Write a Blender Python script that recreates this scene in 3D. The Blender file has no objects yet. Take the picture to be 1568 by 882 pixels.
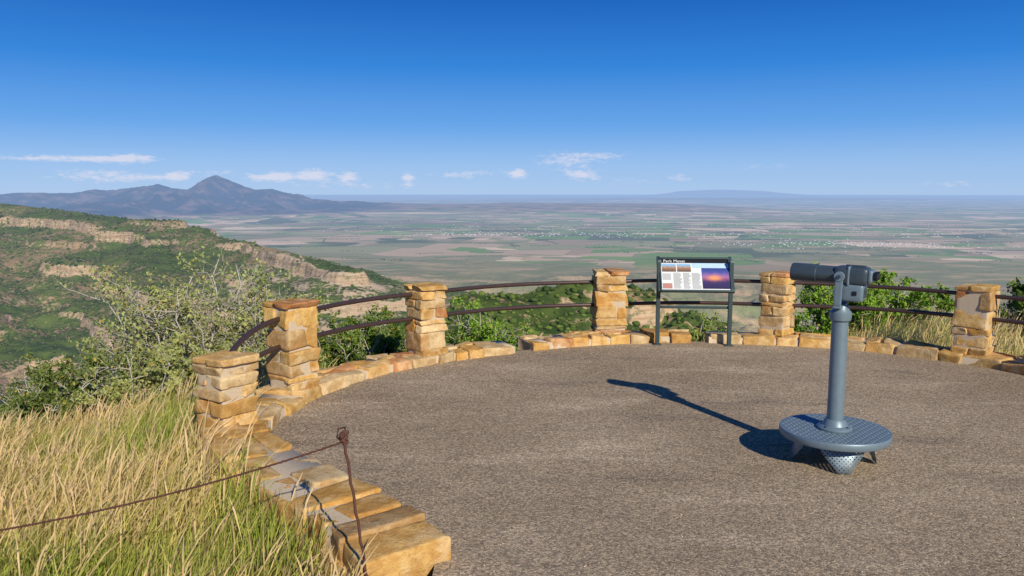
import bpy, math, random
import numpy as np
from mathutils import Vector, Matrix
random.seed(7); rng=np.random.default_rng(7)
scene=bpy.context.scene

# ------------------------------------------------------------ mesh helpers
def mk_mesh(name, V, F, mat=None, col=None, smooth=False, parent=None, M=None):
    V=np.asarray(V,dtype=np.float64).reshape(-1,3); F=np.asarray(F,dtype=np.int64)
    k=F.shape[1]
    if M is not None:
        A=np.array(M); V=V@A[:3,:3].T+A[:3,3]
    me=bpy.data.meshes.new(name)
    me.vertices.add(len(V)); me.vertices.foreach_set('co',V.astype(np.float32).ravel())
    me.loops.add(F.size); me.loops.foreach_set('vertex_index',F.astype(np.int32).ravel())
    me.polygons.add(len(F))
    me.polygons.foreach_set('loop_start',(np.arange(len(F))*k).astype(np.int32))
    if smooth: me.polygons.foreach_set('use_smooth',np.ones(len(F),dtype=bool))
    if col is not None:
        col=np.asarray(col,dtype=np.float32)
        if col.shape[1]==3: col=np.concatenate([col,np.ones((len(col),1),np.float32)],1)
        a=me.color_attributes.new('Col','FLOAT_COLOR','POINT')
        a.data.foreach_set('color',col.ravel())
    me.update(calc_edges=True)
    ob=bpy.data.objects.new(name,me); scene.collection.objects.link(ob)
    if mat: me.materials.append(mat)
    if parent: ob.parent=parent
    return ob

class Acc:
    def __init__(s): s.V=[];s.F=[];s.C=[];s.n=0
    def add(s,V,F,c=None):
        V=np.asarray(V,float); s.V.append(V); s.F.append(np.asarray(F)+s.n)
        if c is not None:
            c=np.asarray(c,float); 
            s.C.append(np.tile(c,(len(V),1)) if c.ndim==1 else c)
        s.n+=len(V)
    def make(s,name,mat,**k):
        return mk_mesh(name,np.concatenate(s.V),np.concatenate(s.F),mat,col=np.concatenate(s.C) if s.C else None,**k)

def _h(ix,iy,seed):
    n=(ix*374761393+iy*668265263+seed*1274126177)&0xffffffff
    n=((n^(n>>13))*1274126177)&0xffffffff
    n=((n^(n>>15))*2246822519)&0xffffffff
    return ((n^(n>>16))&0xffffff)/float(0xffffff)
def vnoise(x,y,seed=0):
    ix=np.floor(x).astype(np.int64); iy=np.floor(y).astype(np.int64)
    fx=x-ix; fy=y-iy; fx=fx*fx*(3-2*fx); fy=fy*fy*(3-2*fy)
    a=_h(ix,iy,seed);b=_h(ix+1,iy,seed);c=_h(ix,iy+1,seed);d=_h(ix+1,iy+1,seed)
    return (a*(1-fx)+b*fx)*(1-fy)+(c*(1-fx)+d*fx)*fy
def fbm(x,y,octv=4,seed=0,ridged=False):
    s=0;a=.5;t=0
    for o in range(octv):
        n=vnoise(x*2**o+o*17.3,y*2**o+o*9.1,seed+o)
        if ridged: n=1-np.abs(2*n-1)
        s=s+a*n;t+=a;a*=.5
    return s/t

def tube(P,R,n=8,closed_ends=True):
    P=np.asarray(P,float); m=len(P); R=np.broadcast_to(np.asarray(R,float),(m,)).copy()
    T=np.gradient(P,axis=0); T/=np.linalg.norm(T,axis=1)[:,None]+1e-12
    up=np.array([0,0,1.]) if abs(T[0][2])<.9 else np.array([1.,0,0])
    if closed_ends:
        P=np.concatenate([P[:1],P,P[-1:]]);T=np.concatenate([T[:1],T,T[-1:]]);R=np.concatenate([[1e-4],R,[1e-4]]);m+=2
    U=np.cross(T,up);U/=np.linalg.norm(U,axis=1)[:,None]+1e-9
    W=np.cross(T,U)
    a=np.arange(n)*2*math.pi/n
    V=P[:,None,:]+R[:,None,None]*(np.cos(a)[None,:,None]*U[:,None,:]+np.sin(a)[None,:,None]*W[:,None,:])
    i=np.arange(m-1)[:,None]*n; j=np.arange(n)[None,:]; j2=(j+1)%n
    F=np.stack([i+j,i+j2,i+n+j2,i+n+j],-1).reshape(-1,4)
    return V.reshape(-1,3),F

def lathe(prof,n=48):
    prof=np.asarray(prof,float); a=np.arange(n)*2*math.pi/n
    m=len(prof)
    V=np.stack([prof[:,0,None]*np.cos(a),prof[:,0,None]*np.sin(a),np.repeat(prof[:,1,None],n,1)],-1).reshape(-1,3)
    i=np.arange(m-1)[:,None]*n; j=np.arange(n)[None,:]; j2=(j+1)%n
    F=np.stack([i+j,i+j2,i+n+j2,i+n+j],-1).reshape(-1,4)
    return V,F

G=[-1,-.93,-.7,-.35,0,.35,.7,.93,1]; NG=len(G)
def _tmpl():
    idx={};V=[]
    def vid(i,j,k):
        if (i,j,k) not in idx: idx[(i,j,k)]=len(V); V.append((G[i],G[j],G[k]))
        return idx[(i,j,k)]
    F=[];L=NG-1
    for a in range(L):
        for b in range(L):
            F.append([vid(a,b,L),vid(a+1,b,L),vid(a+1,b+1,L),vid(a,b+1,L)])
            F.append([vid(a,b,0),vid(a,b+1,0),vid(a+1,b+1,0),vid(a+1,b,0)])
            F.append([vid(a,0,b),vid(a+1,0,b),vid(a+1,0,b+1),vid(a,0,b+1)])
            F.append([vid(a,L,b),vid(a,L,b+1),vid(a+1,L,b+1),vid(a+1,L,b)])
            F.append([vid(0,a,b),vid(0,a,b+1),vid(0,a+1,b+1),vid(0,a+1,b)])
            F.append([vid(L,a,b),vid(L,a+1,b),vid(L,a+1,b+1),vid(L,a,b+1)])
    return np.array(V,float),np.array(F)
TV,TF=_tmpl()
def rbox(h,r=.018,amp=.006,skew=.1,seed=0):
    h=np.array(h,float); r=min(r,h.min()*.8)
    P=TV*h; q=np.clip(P,-(h-r),h-r); d=P-q; L=np.linalg.norm(d,axis=1)[:,None]
    P=q+r*d/np.maximum(L,1e-9)
    if skew>0:
        R=np.random.default_rng(seed+99)
        c=(R.random((2,2,2,3))-.5)*2*skew*np.minimum(h,.1)
        w=(P/h+1)/2; D=0
        for i in (0,1):
            for j in (0,1):
                for k in (0,1):
                    ww=(w[:,0] if i else 1-w[:,0])*(w[:,1] if j else 1-w[:,1])*(w[:,2] if k else 1-w[:,2])
                    D=D+ww[:,None]*c[i,j,k]
        P=P+D
    if amp>0:
        s=seed*3.17
        for ax in range(3):
            o=[(1,2),(0,2),(0,1)][ax]
            n=fbm(P[:,o[0]]*17+P[:,ax]*9+s,P[:,o[1]]*17-P[:,ax]*7+s*1.7,3,ax)-.5
            P[:,ax]+=n*2*amp
    return P

# ------------------------------------------------------------ node helpers
def new_mat(name):
    m=bpy.data.materials.new(name); m.use_nodes=True; nt=m.node_tree
    return m,nt,nt.nodes['Principled BSDF']
def nd(nt,typ,ins={},**props):
    n=nt.nodes.new(typ)
    for k,v in props.items(): setattr(n,k,v)
    for k,v in ins.items():
        if isinstance(v,bpy.types.NodeSocket): nt.links.new(v,n.inputs[k])
        else: n.inputs[k].default_value=v
    return n
def mt(nt,op,a,b=None,c=None,clamp=False):
    ins={0:a}
    if b is not None: ins[1]=b
    if c is not None: ins[2]=c
    n=nd(nt,'ShaderNodeMath',ins,operation=op); n.use_clamp=clamp
    return n.outputs[0]
def mix(nt,f,a,b,mode='MIX'):
    def c(v): return v if isinstance(v,bpy.types.NodeSocket) else ((*v,1) if len(v)==3 else v)
    n=nt.nodes.new('ShaderNodeMix'); n.data_type='RGBA'; n.blend_type=mode; n.clamp_factor=True
    for i,v in ((0,f),(6,c(a)),(7,c(b))):
        if isinstance(v,bpy.types.NodeSocket): nt.links.new(v,n.inputs[i])
        else: n.inputs[i].default_value=v
    return n.outputs[2]
def sstep(nt,v,a,b):
    n=nd(nt,'ShaderNodeMapRange',{0:v,1:a,2:b,3:0.,4:1.},interpolation_type='SMOOTHSTEP'); return n.outputs[0]
def noise(nt,vec,scale,detail=4.,rough=.55,out=0):
    return nd(nt,'ShaderNodeTexNoise',{'Vector':vec,'Scale':scale,'Detail':detail,'Roughness':rough}).outputs[out]
def ramp(nt,f,stops,interp='LINEAR'):
    n=nd(nt,'ShaderNodeValToRGB',{0:f}); cr=n.color_ramp; cr.interpolation=interp
    while len(cr.elements)<len(stops): cr.elements.new(.5)
    for e,(p,c) in zip(cr.elements,stops): e.position=p; e.color=(*c,1)
    return n.outputs[0]
def bump(nt,bsdf,h,strength=.5,dist=.01):
    b=nd(nt,'ShaderNodeBump',{'Height':h,'Strength':strength,'Distance':dist})
    nt.links.new(b.outputs[0],bsdf.inputs['Normal'])
def lk(nt,a,b): nt.links.new(a,b)
def posn(nt): return nd(nt,'ShaderNodeNewGeometry').outputs['Position']
def attr(nt): return nd(nt,'ShaderNodeAttribute',attribute_name='Col').outputs['Color']
def to_diffuse(nt,b):
    d=nt.nodes.new('ShaderNodeBsdfDiffuse')
    for a,k in (('Base Color','Color'),('Normal','Normal')):
        if b.inputs[a].is_linked: nt.links.new(b.inputs[a].links[0].from_socket,d.inputs[k])
    nt.nodes.remove(b); return d

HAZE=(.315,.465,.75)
def add_haze(m,nt,bsdf,L=31000.):  # aerial haze painted into the surface: glowing blue mixed in by distance from origin
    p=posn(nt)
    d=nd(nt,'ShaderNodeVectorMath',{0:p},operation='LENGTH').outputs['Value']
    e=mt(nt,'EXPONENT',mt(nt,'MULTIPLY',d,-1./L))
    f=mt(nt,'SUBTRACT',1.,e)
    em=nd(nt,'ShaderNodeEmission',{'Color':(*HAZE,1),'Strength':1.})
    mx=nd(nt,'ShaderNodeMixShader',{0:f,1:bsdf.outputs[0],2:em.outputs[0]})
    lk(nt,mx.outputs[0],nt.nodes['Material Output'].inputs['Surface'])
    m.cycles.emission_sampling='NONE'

# ------------------------------------------------------------ materials
def simple(name,col,rough=.6,metal=0.,var=.15,bscale=40.,bstr=.15):
    m,nt,b=new_mat(name); p=posn(nt)
    n=noise(nt,p,bscale,4.)
    c=mix(nt,n,tuple(x*(1-var) for x in col),tuple(min(1,x*(1+var)) for x in col))
    lk(nt,c,b.inputs['Base Color']); b.inputs['Roughness'].default_value=rough; b.inputs['Metallic'].default_value=metal
    if bstr>0: bump(nt,b,n,bstr,.003)
    return m

def stone_material():
    m,nt,b=new_mat('sandstone'); p=posn(nt); c=attr(nt)
    n1=noise(nt,p,9.,4.,.6); n2=noise(nt,p,60.,4.,.65); n4=noise(nt,p,5.,4.,.6)
    c=mix(nt,sstep(nt,n1,.38,.66),mix(nt,1.,c,(.74,.65,.54),'MULTIPLY'),c)
    c=mix(nt,mt(nt,'MULTIPLY',sstep(nt,n4,.50,.36),.4),c,(.76,.59,.34))
    c=mix(nt,mt(nt,'MULTIPLY',sstep(nt,n4,.57,.69),.4),c,(.60,.30,.085))
    c=mix(nt,mt(nt,'MULTIPLY',sstep(nt,n2,.54,.72),.5),c,(.23,.13,.06))
    lk(nt,c,b.inputs['Base Color'])
    h=mt(nt,'ADD',mt(nt,'MULTIPLY',n2,.6),n1)
    bump(nt,b,h,.85,.016)
    d=to_diffuse(nt,b); lk(nt,d.outputs[0],nt.nodes['Material Output'].inputs['Surface']); return m
M_STONE=stone_material()
M_MORTAR=simple('mortar',(.52,.415,.285),.95,0,.25,70.,.6)
M_RAIL=simple('rail_paint',(.070,.042,.036),.42,.3,.35,25.,.15)
M_RUST=simple('rusty_iron',(.11,.045,.03),.8,.3,.5,90.,.6)
M_GREY=simple('blue_grey_paint',(.165,.225,.262),.45,.25,.14,22.,.08)
M_DARK=simple('dark_blue_grey_paint',(.048,.068,.082),.38,.2,.2,26.,.06)
M_BLACK=simple('black_rubber',(.012,.012,.014),.3,0,.1,30.,0)
M_FRAME=simple('sign_frame_paint',(.045,.072,.075),.45,.3,.12,30.,.05)

def asphalt_mat():
    m,nt,b=new_mat('asphalt_paving'); p=posn(nt)
    big=noise(nt,p,.45,4.,.6)
    sp=nd(nt,'ShaderNodeMapping',{'Vector':p,'Rotation':(0,0,.5),'Scale':(.5,1.6,1.)}); streak=noise(nt,sp.outputs[0],1.,5.,.7)
    ag=nd(nt,'ShaderNodeTexVoronoi',{'Vector':p,'Scale':90.}); f2=noise(nt,p,40.,4.,.75)
    c=ramp(nt,big,[(.3,(.272,.209,.140)),(.52,(.330,.258,.176)),(.72,(.395,.314,.218))])
    c=mix(nt,mt(nt,'MULTIPLY',sstep(nt,streak,.52,.70),.55),c,(.51,.41,.29))
    c=mix(nt,mt(nt,'MULTIPLY',sstep(nt,streak,.46,.32),.6),c,(.19,.15,.110))
    hsv=nd(nt,'ShaderNodeSeparateColor',{0:ag.outputs['Color']})
    r=mt(nt,'POWER',hsv.outputs[0],1.5)
    c=mix(nt,.64,c,mix(nt,r,mix(nt,1.,c,(.38,.38,.40),'MULTIPLY'),mix(nt,1.,c,(2.1,2.05,1.95),'MULTIPLY')))
    c=mix(nt,mt(nt,'MULTIPLY',sstep(nt,f2,.56,.70),.6),c,(.105,.085,.066))
    c=mix(nt,mt(nt,'MULTIPLY',sstep(nt,f2,.40,.30),.5),c,(.60,.50,.37))
    lk(nt,c,b.inputs['Base Color'])
    h=mt(nt,'ADD',mt(nt,'MULTIPLY',ag.outputs['Distance'],-.8),f2)
    bump(nt,b,h,.5,.007)
    d=to_diffuse(nt,b); lk(nt,d.outputs[0],nt.nodes['Material Output'].inputs['Surface']); return m
M_ASPH=asphalt_mat()

def leaf_mat(name,trans=.35):
    m,nt,b=new_mat(name); c=attr(nt)
    lk(nt,c,b.inputs['Base Color']); d=to_diffuse(nt,b)
    tr=nd(nt,'ShaderNodeBsdfTranslucent',{'Color':c})
    mx=nd(nt,'ShaderNodeMixShader',{0:trans,1:d.outputs[0],2:tr.outputs[0]})
    lk(nt,mx.outputs[0],nt.nodes['Material Output'].inputs['Surface']); return m
M_LEAF=leaf_mat('leaf',.3); M_GRASS=leaf_mat('grass_blade',.3)
M_BARK=simple('grey_bark',(.44,.40,.34),.9,0,.3,60.,.0)
def veg_far():
    m,nt,b=new_mat('distant_foliage'); c=attr(nt)
    n=noise(nt,posn(nt),.9,2.,.7)
    c=mix(nt,1.,c,mix(nt,n,(.5,.5,.5),(1.5,1.5,1.4)),'MULTIPLY')
    lk(nt,c,b.inputs['Base Color']); d=to_diffuse(nt,b)
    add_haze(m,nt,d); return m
M_VEGFAR=veg_far()

# ------------------------------------------------------------ layout paths
def catmull(P,n=400):
    P=np.array(P,float); Q=np.concatenate([[2*P[0]-P[1]],P,[2*P[-1]-P[-2]]]); out=[]
    for i in range(len(P)-1):
        p0,p1,p2,p3=Q[i:i+4]; t=np.linspace(0,1,30,endpoint=False)[:,None]
        out.append(.5*((2*p1)+(-p0+p2)*t+(2*p0-5*p1+4*p2-p3)*t**2+(-p0+3*p1-3*p2+p3)*t**3))
    out=np.concatenate(out+[P[-1:]]); L=np.concatenate([[0],np.cumsum(np.linalg.norm(np.diff(out,axis=0),axis=1))])
    s=np.linspace(0,L[-1],n); return np.stack([np.interp(s,L,out[:,k]) for k in range(out.shape[1])],1),s
INNER=[(-.32,4.08),(-.75,4.68),(-1.30,5.29),(-1.70,5.74),(-1.95,6.12),(-2.02,6.72),(-1.90,7.45),(-1.58,8.16),(-1.18,8.70),(-.65,9.16),(.02,9.56),
 (.75,9.93),(1.6,10.2),(2.3,10.25),(3.2,10.12),(3.75,9.97),(4.55,9.64),(5.2,9.02),(5.75,8.2),(6.05,7.2),(6.1,6.0)]
PATH,SS=catmull(INNER,600)
TG=np.gradient(PATH,axis=0); 
for _ in range(12): TG[1:-1]=(TG[:-2]+TG[1:-1]*2+TG[2:])/4
TG/=np.linalg.norm(TG,axis=1)[:,None]
NR=np.stack([-TG[:,1],TG[:,0]],1)
def pmap(s,t):
    x=np.interp(s,SS,PATH[:,0]);y=np.interp(s,SS,PATH[:,1])
    nx=np.interp(s,SS,NR[:,0]);ny=np.interp(s,SS,NR[:,1])
    return x+nx*t,y+ny*t
def s_near(x,y): return SS[np.argmin((PATH[:,0]-x)**2+(PATH[:,1]-y)**2)]
def W(s): return np.interp(s,[0,2.4,2.9,20],[.54,.54,.46,.46])
ox,oy=pmap(SS[::12],W(SS[::12])-.05)
PLAT=np.concatenate([np.stack([ox,oy],1),[(7,5.5),(14,2),(16,-12),(-5,-12),(-2.2,-2),(-.9,1.8)]])
def _pd(x,y,P):
    d=np.full(x.shape,1e9); ins=np.zeros(x.shape,bool)
    for i in range(len(P)):
        x0,y0=P[i];x1,y1=P[(i+1)%len(P)]
        dx,dy=x1-x0,y1-y0; t=np.clip(((x-x0)*dx+(y-y0)*dy)/(dx*dx+dy*dy),0,1)
        d=np.minimum(d,np.hypot(x-x0-t*dx,y-y0-t*dy))
        c=((y0>y)!=(y1>y)); 
        xi=(x1-x0)*(y-y0)/(y1-y0+1e-12)+x0
        ins^=(c&(x<xi))
    return np.where(ins,-d,d)
def poly_dist(x,y,P):
    x=np.asarray(x,float);y=np.asarray(y,float)
    dc=np.hypot(x-2,y-1.5); out=np.maximum(dc-9.5,1.); k=dc<60
    out=np.where(dc<60,0,out); out[k]=_pd(x[k],y[k],P); return out

# ------------------------------------------------------------ terrain
def ridge(x,y,pts,pd,pz,wob=.35,sc=260.,gul=30.,seed=3):
    h=np.full(x.shape,-1e5)
    pd=list(pd)+[pd[-1]+4000]; pz=list(pz)+[pz[-1]+1800]
    n=fbm(x/sc,y/sc,5,seed)-.5; g=fbm(x/(sc*.45),y/(sc*.45),4,seed+20,True)-.55
    for (x0,y0,z0),(x1,y1,z1) in zip(pts[:-1],pts[1:]):
        dx,dy=x1-x0,y1-y0; t=np.clip(((x-x0)*dx+(y-y0)*dy)/(dx*dx+dy*dy),0,1)
        d=np.hypot(x-x0-t*dx,y-y0-t*dy); 
        dd=np.maximum(0,d*(1+2*wob*n)-g*gul*np.clip(d/(gul*2),0,1))
        h=np.maximum(h,z0+(z1-z0)*t-np.interp(dd,pd,pz))
    return h
def cliffs(z,x,y,levels,sc,dip=0.,jit=14.,seed=70):
    zr=z-dip; zr=zr+(fbm(x/(sc*.12),y/(sc*.12),3,seed+50)-.5)*jit*.45
    add=0
    for i,(c,hg,w,lo) in enumerate(levels):
        cc=c+(fbm(x/(sc*1.6),y/(sc*1.6),3,seed+7*i)-.5)*jit
        m=np.clip((fbm(x/sc,y/sc,4,seed+3+7*i)-lo)*5,0,1)
        u=(zr-cc)/w; add=add+m*hg*.5*np.clip(u/.06,-1,1)*np.maximum(0,1-np.abs(u))
    return z+add
MX=[-24000,-15170,-14260,-13170,-12260,-11620,-10900,-10350,-9714,-9350,-8804,-8531,-8204,-7895,-7531,-7258,-6803,-6257,-5712,-4802,-3711,-2500]
MZ=[-250,-150,-106,-30,-52,56,56,150,186,100,80,310,450,310,120,50,70,-100,-270,-380,-490,-600]
def H(x,y):
    x=np.asarray(x,float);y=np.asarray(y,float); r=np.hypot(x,y)
    h=np.full(x.shape,-1e4)
    A=r>150
    if A.any(): h[A]=Hfar(x[A],y[A],r[A])
    near=r<2500
    if near.any():
        xn,yn=x[near],y[near]; d=poly_dist(xn,yn,PLAT)
        dd=np.maximum(d,0)
        base=np.interp(dd,[12,25,60,64,300,1500],[9,17,36,46,160,690])
        pl=np.interp(dd,[0,.25,4,7,12],[.06,.27,1.0,2.6,9])
        pb=np.interp(dd,[0,.25,1,3,7,12],[.06,.22,.6,1.7,4.6,9])
        pr_=np.interp(dd,[0,.25,3.5,6,12],[.06,.12,.35,1.6,9])
        wl=np.clip((-1.4-xn)/1.2,0,1); wr=np.clip((xn-4.2)/1.2,0,1)
        nearp=pl*wl+pr_*wr+pb*(1-wl-wr); pr=np.where(dd<12,nearp,base)
        pr=pr+np.clip((dd-8)/60,0,1)*(fbm(xn/30,yn/30,4,30)-.5)*10+np.clip((dd-.2)/2,0,1)*(fbm(xn/1.3,yn/1.3,3,31)-.5)*.22
        h[near]=np.where(d<0,-.06,np.maximum(h[near],-pr))
    return h
def Hfar(x,y,r):
    h=-600+(fbm(x/900,y/900,4,50)-.5)*40*np.clip((16000-r)/9000,0,1)+(fbm(x/4000,y/4000,4,51)-.5)*40
    k=np.clip((6200-r)/3200,0,1); h=h+k*(fbm(x/480,y/480,5,52,True)*230-60)
    lm=(r<6500)&(y>0)
    if lm.any():
        a,b=x[lm],y[lm]; g0=h[lm]
        MPD,MPZ=[0,30,150,400,900,1700,2600],[0,3,48,125,300,520,720]
        SPD,SPZ=[0,25,200,600,1200],[0,3,78,240,480]
        g=ridge(a,b,[(-5500,4300,-15),(-3600,3900,-38),(-2290,3500,-50),(-1700,3150,-86),(-1330,2860,-116),(-1200,2760,-122),(-830,2450,-164),(-523,2000,-182),(-380,1800,-186)],MPD,MPZ,.36,300,75,3)
        g=np.maximum(g,ridge(a,b,[(-1340,2820,-98),(-1190,2750,-101)],[0,35,50,120,300],[0,2,20,45,200],.25,60,15,5))
        g=np.maximum(g,ridge(a,b,[(-2330,3380,-40),(-2180,3300,-43)],[0,30,42,160,400],[0,4,24,60,300],.3,80,20,6))
        g=np.maximum(g,ridge(a,b,[(-2290,3500,-75),(-1750,2400,-190),(-1250,1700,-265),(-1000,1250,-340)],SPD,SPZ,.35,240,70,8))
        g=np.maximum(g,ridge(a,b,[(-1250,2760,-130),(-960,2100,-215),(-700,1600,-300),(-560,1300,-380)],SPD,SPZ,.35,200,60,9))
        g=np.maximum(g,ridge(a,b,[(-760,2380,-190),(-620,1900,-240),(-470,1500,-360)],SPD,SPZ,.35,180,60,19))
        g=np.maximum(g,ridge(a,b,[(-2600,1900,-110),(-1500,1150,-190),(-900,820,-262),(-640,640,-310)],SPD,SPZ,.35,220,55,10))
        dip=-.035*((a+2290)*.748-(b-3500)*.664)
        g=cliffs(g,a,b,[(-62,16,28,.42),(-103,30,38,.32),(-150,16,24,.44),(-186,28,36,.38),(-238,16,24,.46),(-285,24,36,.43),(-345,22,32,.44),(-400,22,32,.44)],330,dip,20,70)
        n_=ridge(a,b,[(-420,300,-190),(-200,400,-122),(-114,450,-88),(-74,480,-80),(-14,500,-66),(52,535,-64),(91,545,-70),(126,548,-84)],
            [0,10,60,150,420,1300],[0,.8,24,72,215,640],.42,70,22,11)+(fbm(a/28,b/28,4,88)-.5)*13
        lo=np.clip((a-55)/45,0,1)*.30; lo2=np.clip(1-np.abs(a-28)/40,0,1)*.22
        n_=cliffs(n_,a,b,[(-79,19,17,.60-lo),(-98,13,14,.58-lo),(-116,13,15,.56-lo*.5-lo2),(-150,14,20,.52)],60,0.,12,90)
        h[lm]=np.maximum(g0,np.maximum(g,n_))
    xx=x+(fbm(x/2500,y/2500,4,60)-.5)*500*np.clip(np.abs(y-22000)/1500,0,1)
    cz=np.interp(xx,MX,MZ)+600; dy=np.abs(y-22000-(fbm(x/3000,x*0,2,61)-.5)*1500)
    rg=fbm(x/1100,y/1500,6,62,True)
    w=3200+2400*fbm(x/2500,y/2500,3,63)
    mtn=cz*np.exp(-(dy/w)**1.35)*(1-.75*np.clip(dy/2000,0,1)*(.85-rg)*2)+(fbm(x/450,y/450,3,67)-.5)*110*np.clip(cz/300,0,1)
    h=np.where((y>9000)&(y<36000),np.maximum(h,-605+mtn),h)
    pl=1/(1+np.exp(-(1-np.hypot((x-1200)/6200,(y-24500)/5200))*6))
    h=h+pl*225*(.75+.4*fbm(x/1800,y/1800,4,64))
    pl=1/(1+np.exp(-(1-np.hypot((x-15000)/16000,(y-52000)/6000))*6)); h=h+pl*170
    mesa=1080*np.exp(-((x-23200)/5200)**2)*(.85+.30*fbm(x/2000,y/2000,3,66))+330*np.exp(-((x-29500)/6500)**2)
    mesa=np.where(mesa>640,640+(mesa-640)*.25,mesa); h=h+mesa*np.exp(-((y-91000)/5000)**2)
    return h
rings=np.concatenate([np.geomspace(1,60,110,endpoint=False),np.geomspace(60,300,90,endpoint=False),np.geomspace(300,4200,560,endpoint=False),
  np.geomspace(4200,16000,110,endpoint=False),np.geomspace(16000,28000,110,endpoint=False),np.geomspace(28000,150000,70)])
ang=np.concatenate([np.radians(np.linspace(-37,37,900)),np.radians(np.linspace(37,323,132)[1:-1])])
RR,AA=np.meshgrid(rings,ang,indexing='ij')
X=RR*np.sin(AA);Y=RR*np.cos(AA);Z=H(X,Y)
nr,na=RR.shape
V=np.stack([X,Y,Z],-1).reshape(-1,3); V=np.concatenate([V,[[0,0,-.06]]])
i=np.arange(nr-1)[:,None]*na;j=np.arange(na)[None,:];j2=(j+1)%na
F=np.stack([i+j,i+na+j,i+na+j2,i+j2],-1).reshape(-1,4)

def terrain_mat():
    m,nt,b=new_mat('terrain_ground'); g=nd(nt,'ShaderNodeNewGeometry'); p=g.outputs['Position']
    nz=mt(nt,'ABSOLUTE',nd(nt,'ShaderNodeSeparateXYZ',{0:g.outputs['Normal']}).outputs[2])
    sp=nd(nt,'ShaderNodeSeparateXYZ',{0:p}); z=sp.outputs[2]
    r=nd(nt,'ShaderNodeVectorMath',{0:p},operation='LENGTH').outputs['Value']
    n_big=noise(nt,p,.0035,3.,.6); n_mid=noise(nt,p,.02,4.,.65); n_f=noise(nt,p,.11,3.,.7)
    tip=nd(nt,'ShaderNodeVectorMath',{0:p,1:(-470.,1880.,-280.)},operation='DISTANCE').outputs['Value']
    tipm=sstep(nt,tip,480.,200.)
    soil=mix(nt,n_big,(.28,.18,.09),(.40,.29,.165))
    soil=mix(nt,tipm,soil,(.50,.38,.25))
    green=mix(nt,sstep(nt,n_mid,.35,.65),(.036,.062,.014),(.110,.150,.030))
    veg=mt(nt,'ADD',mt(nt,'MULTIPLY',n_f,.6),mt(nt,'ADD',mt(nt,'MULTIPLY',n_mid,.35),mt(nt,'MULTIPLY',n_big,.5)))
    veg=mt(nt,'SUBTRACT',veg,mt(nt,'MULTIPLY',tipm,mt(nt,'MULTIPLY',mt(nt,'SUBTRACT',1.,nz),1.5)))
    c=mix(nt,sstep(nt,veg,.62,.73),soil,green)
    st=nd(nt,'ShaderNodeMapping',{'Vector':p,'Scale':(.004,.004,.11)})
    strat=noise(nt,st.outputs[0],1.,4.,.7)
    rock=ramp(nt,strat,[(.3,(.23,.145,.085)),(.45,(.52,.38,.235)),(.55,(.36,.235,.14)),(.66,(.60,.46,.30)),(.8,(.30,.20,.11))])
    rock=mix(nt,mt(nt,'MULTIPLY',sstep(nt,n_f,.50,.60),.65),rock,(.10,.12,.045))
    steep=mt(nt,'ADD',nz,mt(nt,'MULTIPLY',mt(nt,'SUBTRACT',n_f,.5),.5))
    c=mix(nt,sstep(nt,steep,.84,.70),c,rock)
    def fields(sx,sy,rot):
        mp=nd(nt,'ShaderNodeMapping',{'Vector':p,'Rotation':(0,0,rot),'Scale':(sx,sy,0.)})
        vo=nd(nt,'ShaderNodeTexVoronoi',{'Vector':mp.outputs[0],'Scale':1.,'Randomness':.8},distance='CHEBYCHEV')
        sc=nd(nt,'ShaderNodeSeparateColor',{0:vo.outputs['Color']})
        return sc.outputs[0],sc.outputs[1]
    a1,b1=fields(.0011,.0012,.2); a2,b2=fields(.0022,.0030,.2)
    stops=[(0,(.15,.29,.045)),(.14,(.34,.33,.15)),(.28,(.08,.11,.045)),(.38,(.58,.41,.25)),(.54,(.19,.33,.06)),(.64,(.42,.29,.175)),(.78,(.85,.62,.40)),(.88,(.28,.27,.13))]
    fld=mix(nt,mt(nt,'GREATER_THAN',b1,.55),ramp(nt,a1,stops,'CONSTANT'),ramp(nt,a2,stops,'CONSTANT'))
    fld=mix(nt,.2,fld,mix(nt,n_mid,(.14,.16,.07),(.46,.34,.21)))
    lp=nd(nt,'ShaderNodeMapping',{'Vector':p,'Scale':(.00022,.00045,0.)})
    nl=noise(nt,lp.outputs[0],1.,5.,.6)
    ls=nd(nt,'ShaderNodeMapping',{'Vector':p,'Rotation':(0,0,-.12),'Scale':(.00012,.0010,0.)}); nst=noise(nt,ls.outputs[0],1.,5.,.65)
    pp=nd(nt,'ShaderNodeMapping',{'Vector':p,'Scale':(.0013,.0024,0.)}); n_p=noise(nt,pp.outputs[0],1.,5.,.65)
    scr=ramp(nt,n_p,[(.34,(.60,.40,.22)),(.42,(.47,.35,.18)),(.49,(.30,.27,.125)),(.56,(.22,.24,.095)),(.64,(.38,.30,.155)),(.70,(.14,.15,.065))])
    scr=mix(nt,mt(nt,'MULTIPLY',sstep(nt,n_f,.50,.60),.5),scr,(.10,.11,.05))
    fm=mt(nt,'MULTIPLY',sstep(nt,mt(nt,'ADD',nl,mt(nt,'MULTIPLY',sstep(nt,r,6200.,9500.),.12)),.50,.54),sstep(nt,r,5600.,7000.))
    pc=mix(nt,fm,scr,fld)
    pc=mix(nt,mt(nt,'MULTIPLY',sstep(nt,nst,.57,.63),mt(nt,'MULTIPLY',sstep(nt,r,8000.,13000.),.8)),pc,(.92,.64,.42))
    pc=mix(nt,mt(nt,'MULTIPLY',sstep(nt,nst,.44,.38),mt(nt,'MULTIPLY',sstep(nt,r,7500.,11000.),.75)),pc,(.05,.065,.045))
    dk=sstep(nt,z,-540.,-470.)
    pc=mix(nt,mt(nt,'MULTIPLY',dk,mt(nt,'MULTIPLY',sstep(nt,r,9000.,14000.),.75)),pc,mix(nt,sstep(nt,n_p,.4,.62),(.05,.04,.04),(.42,.24,.15)))
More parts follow.
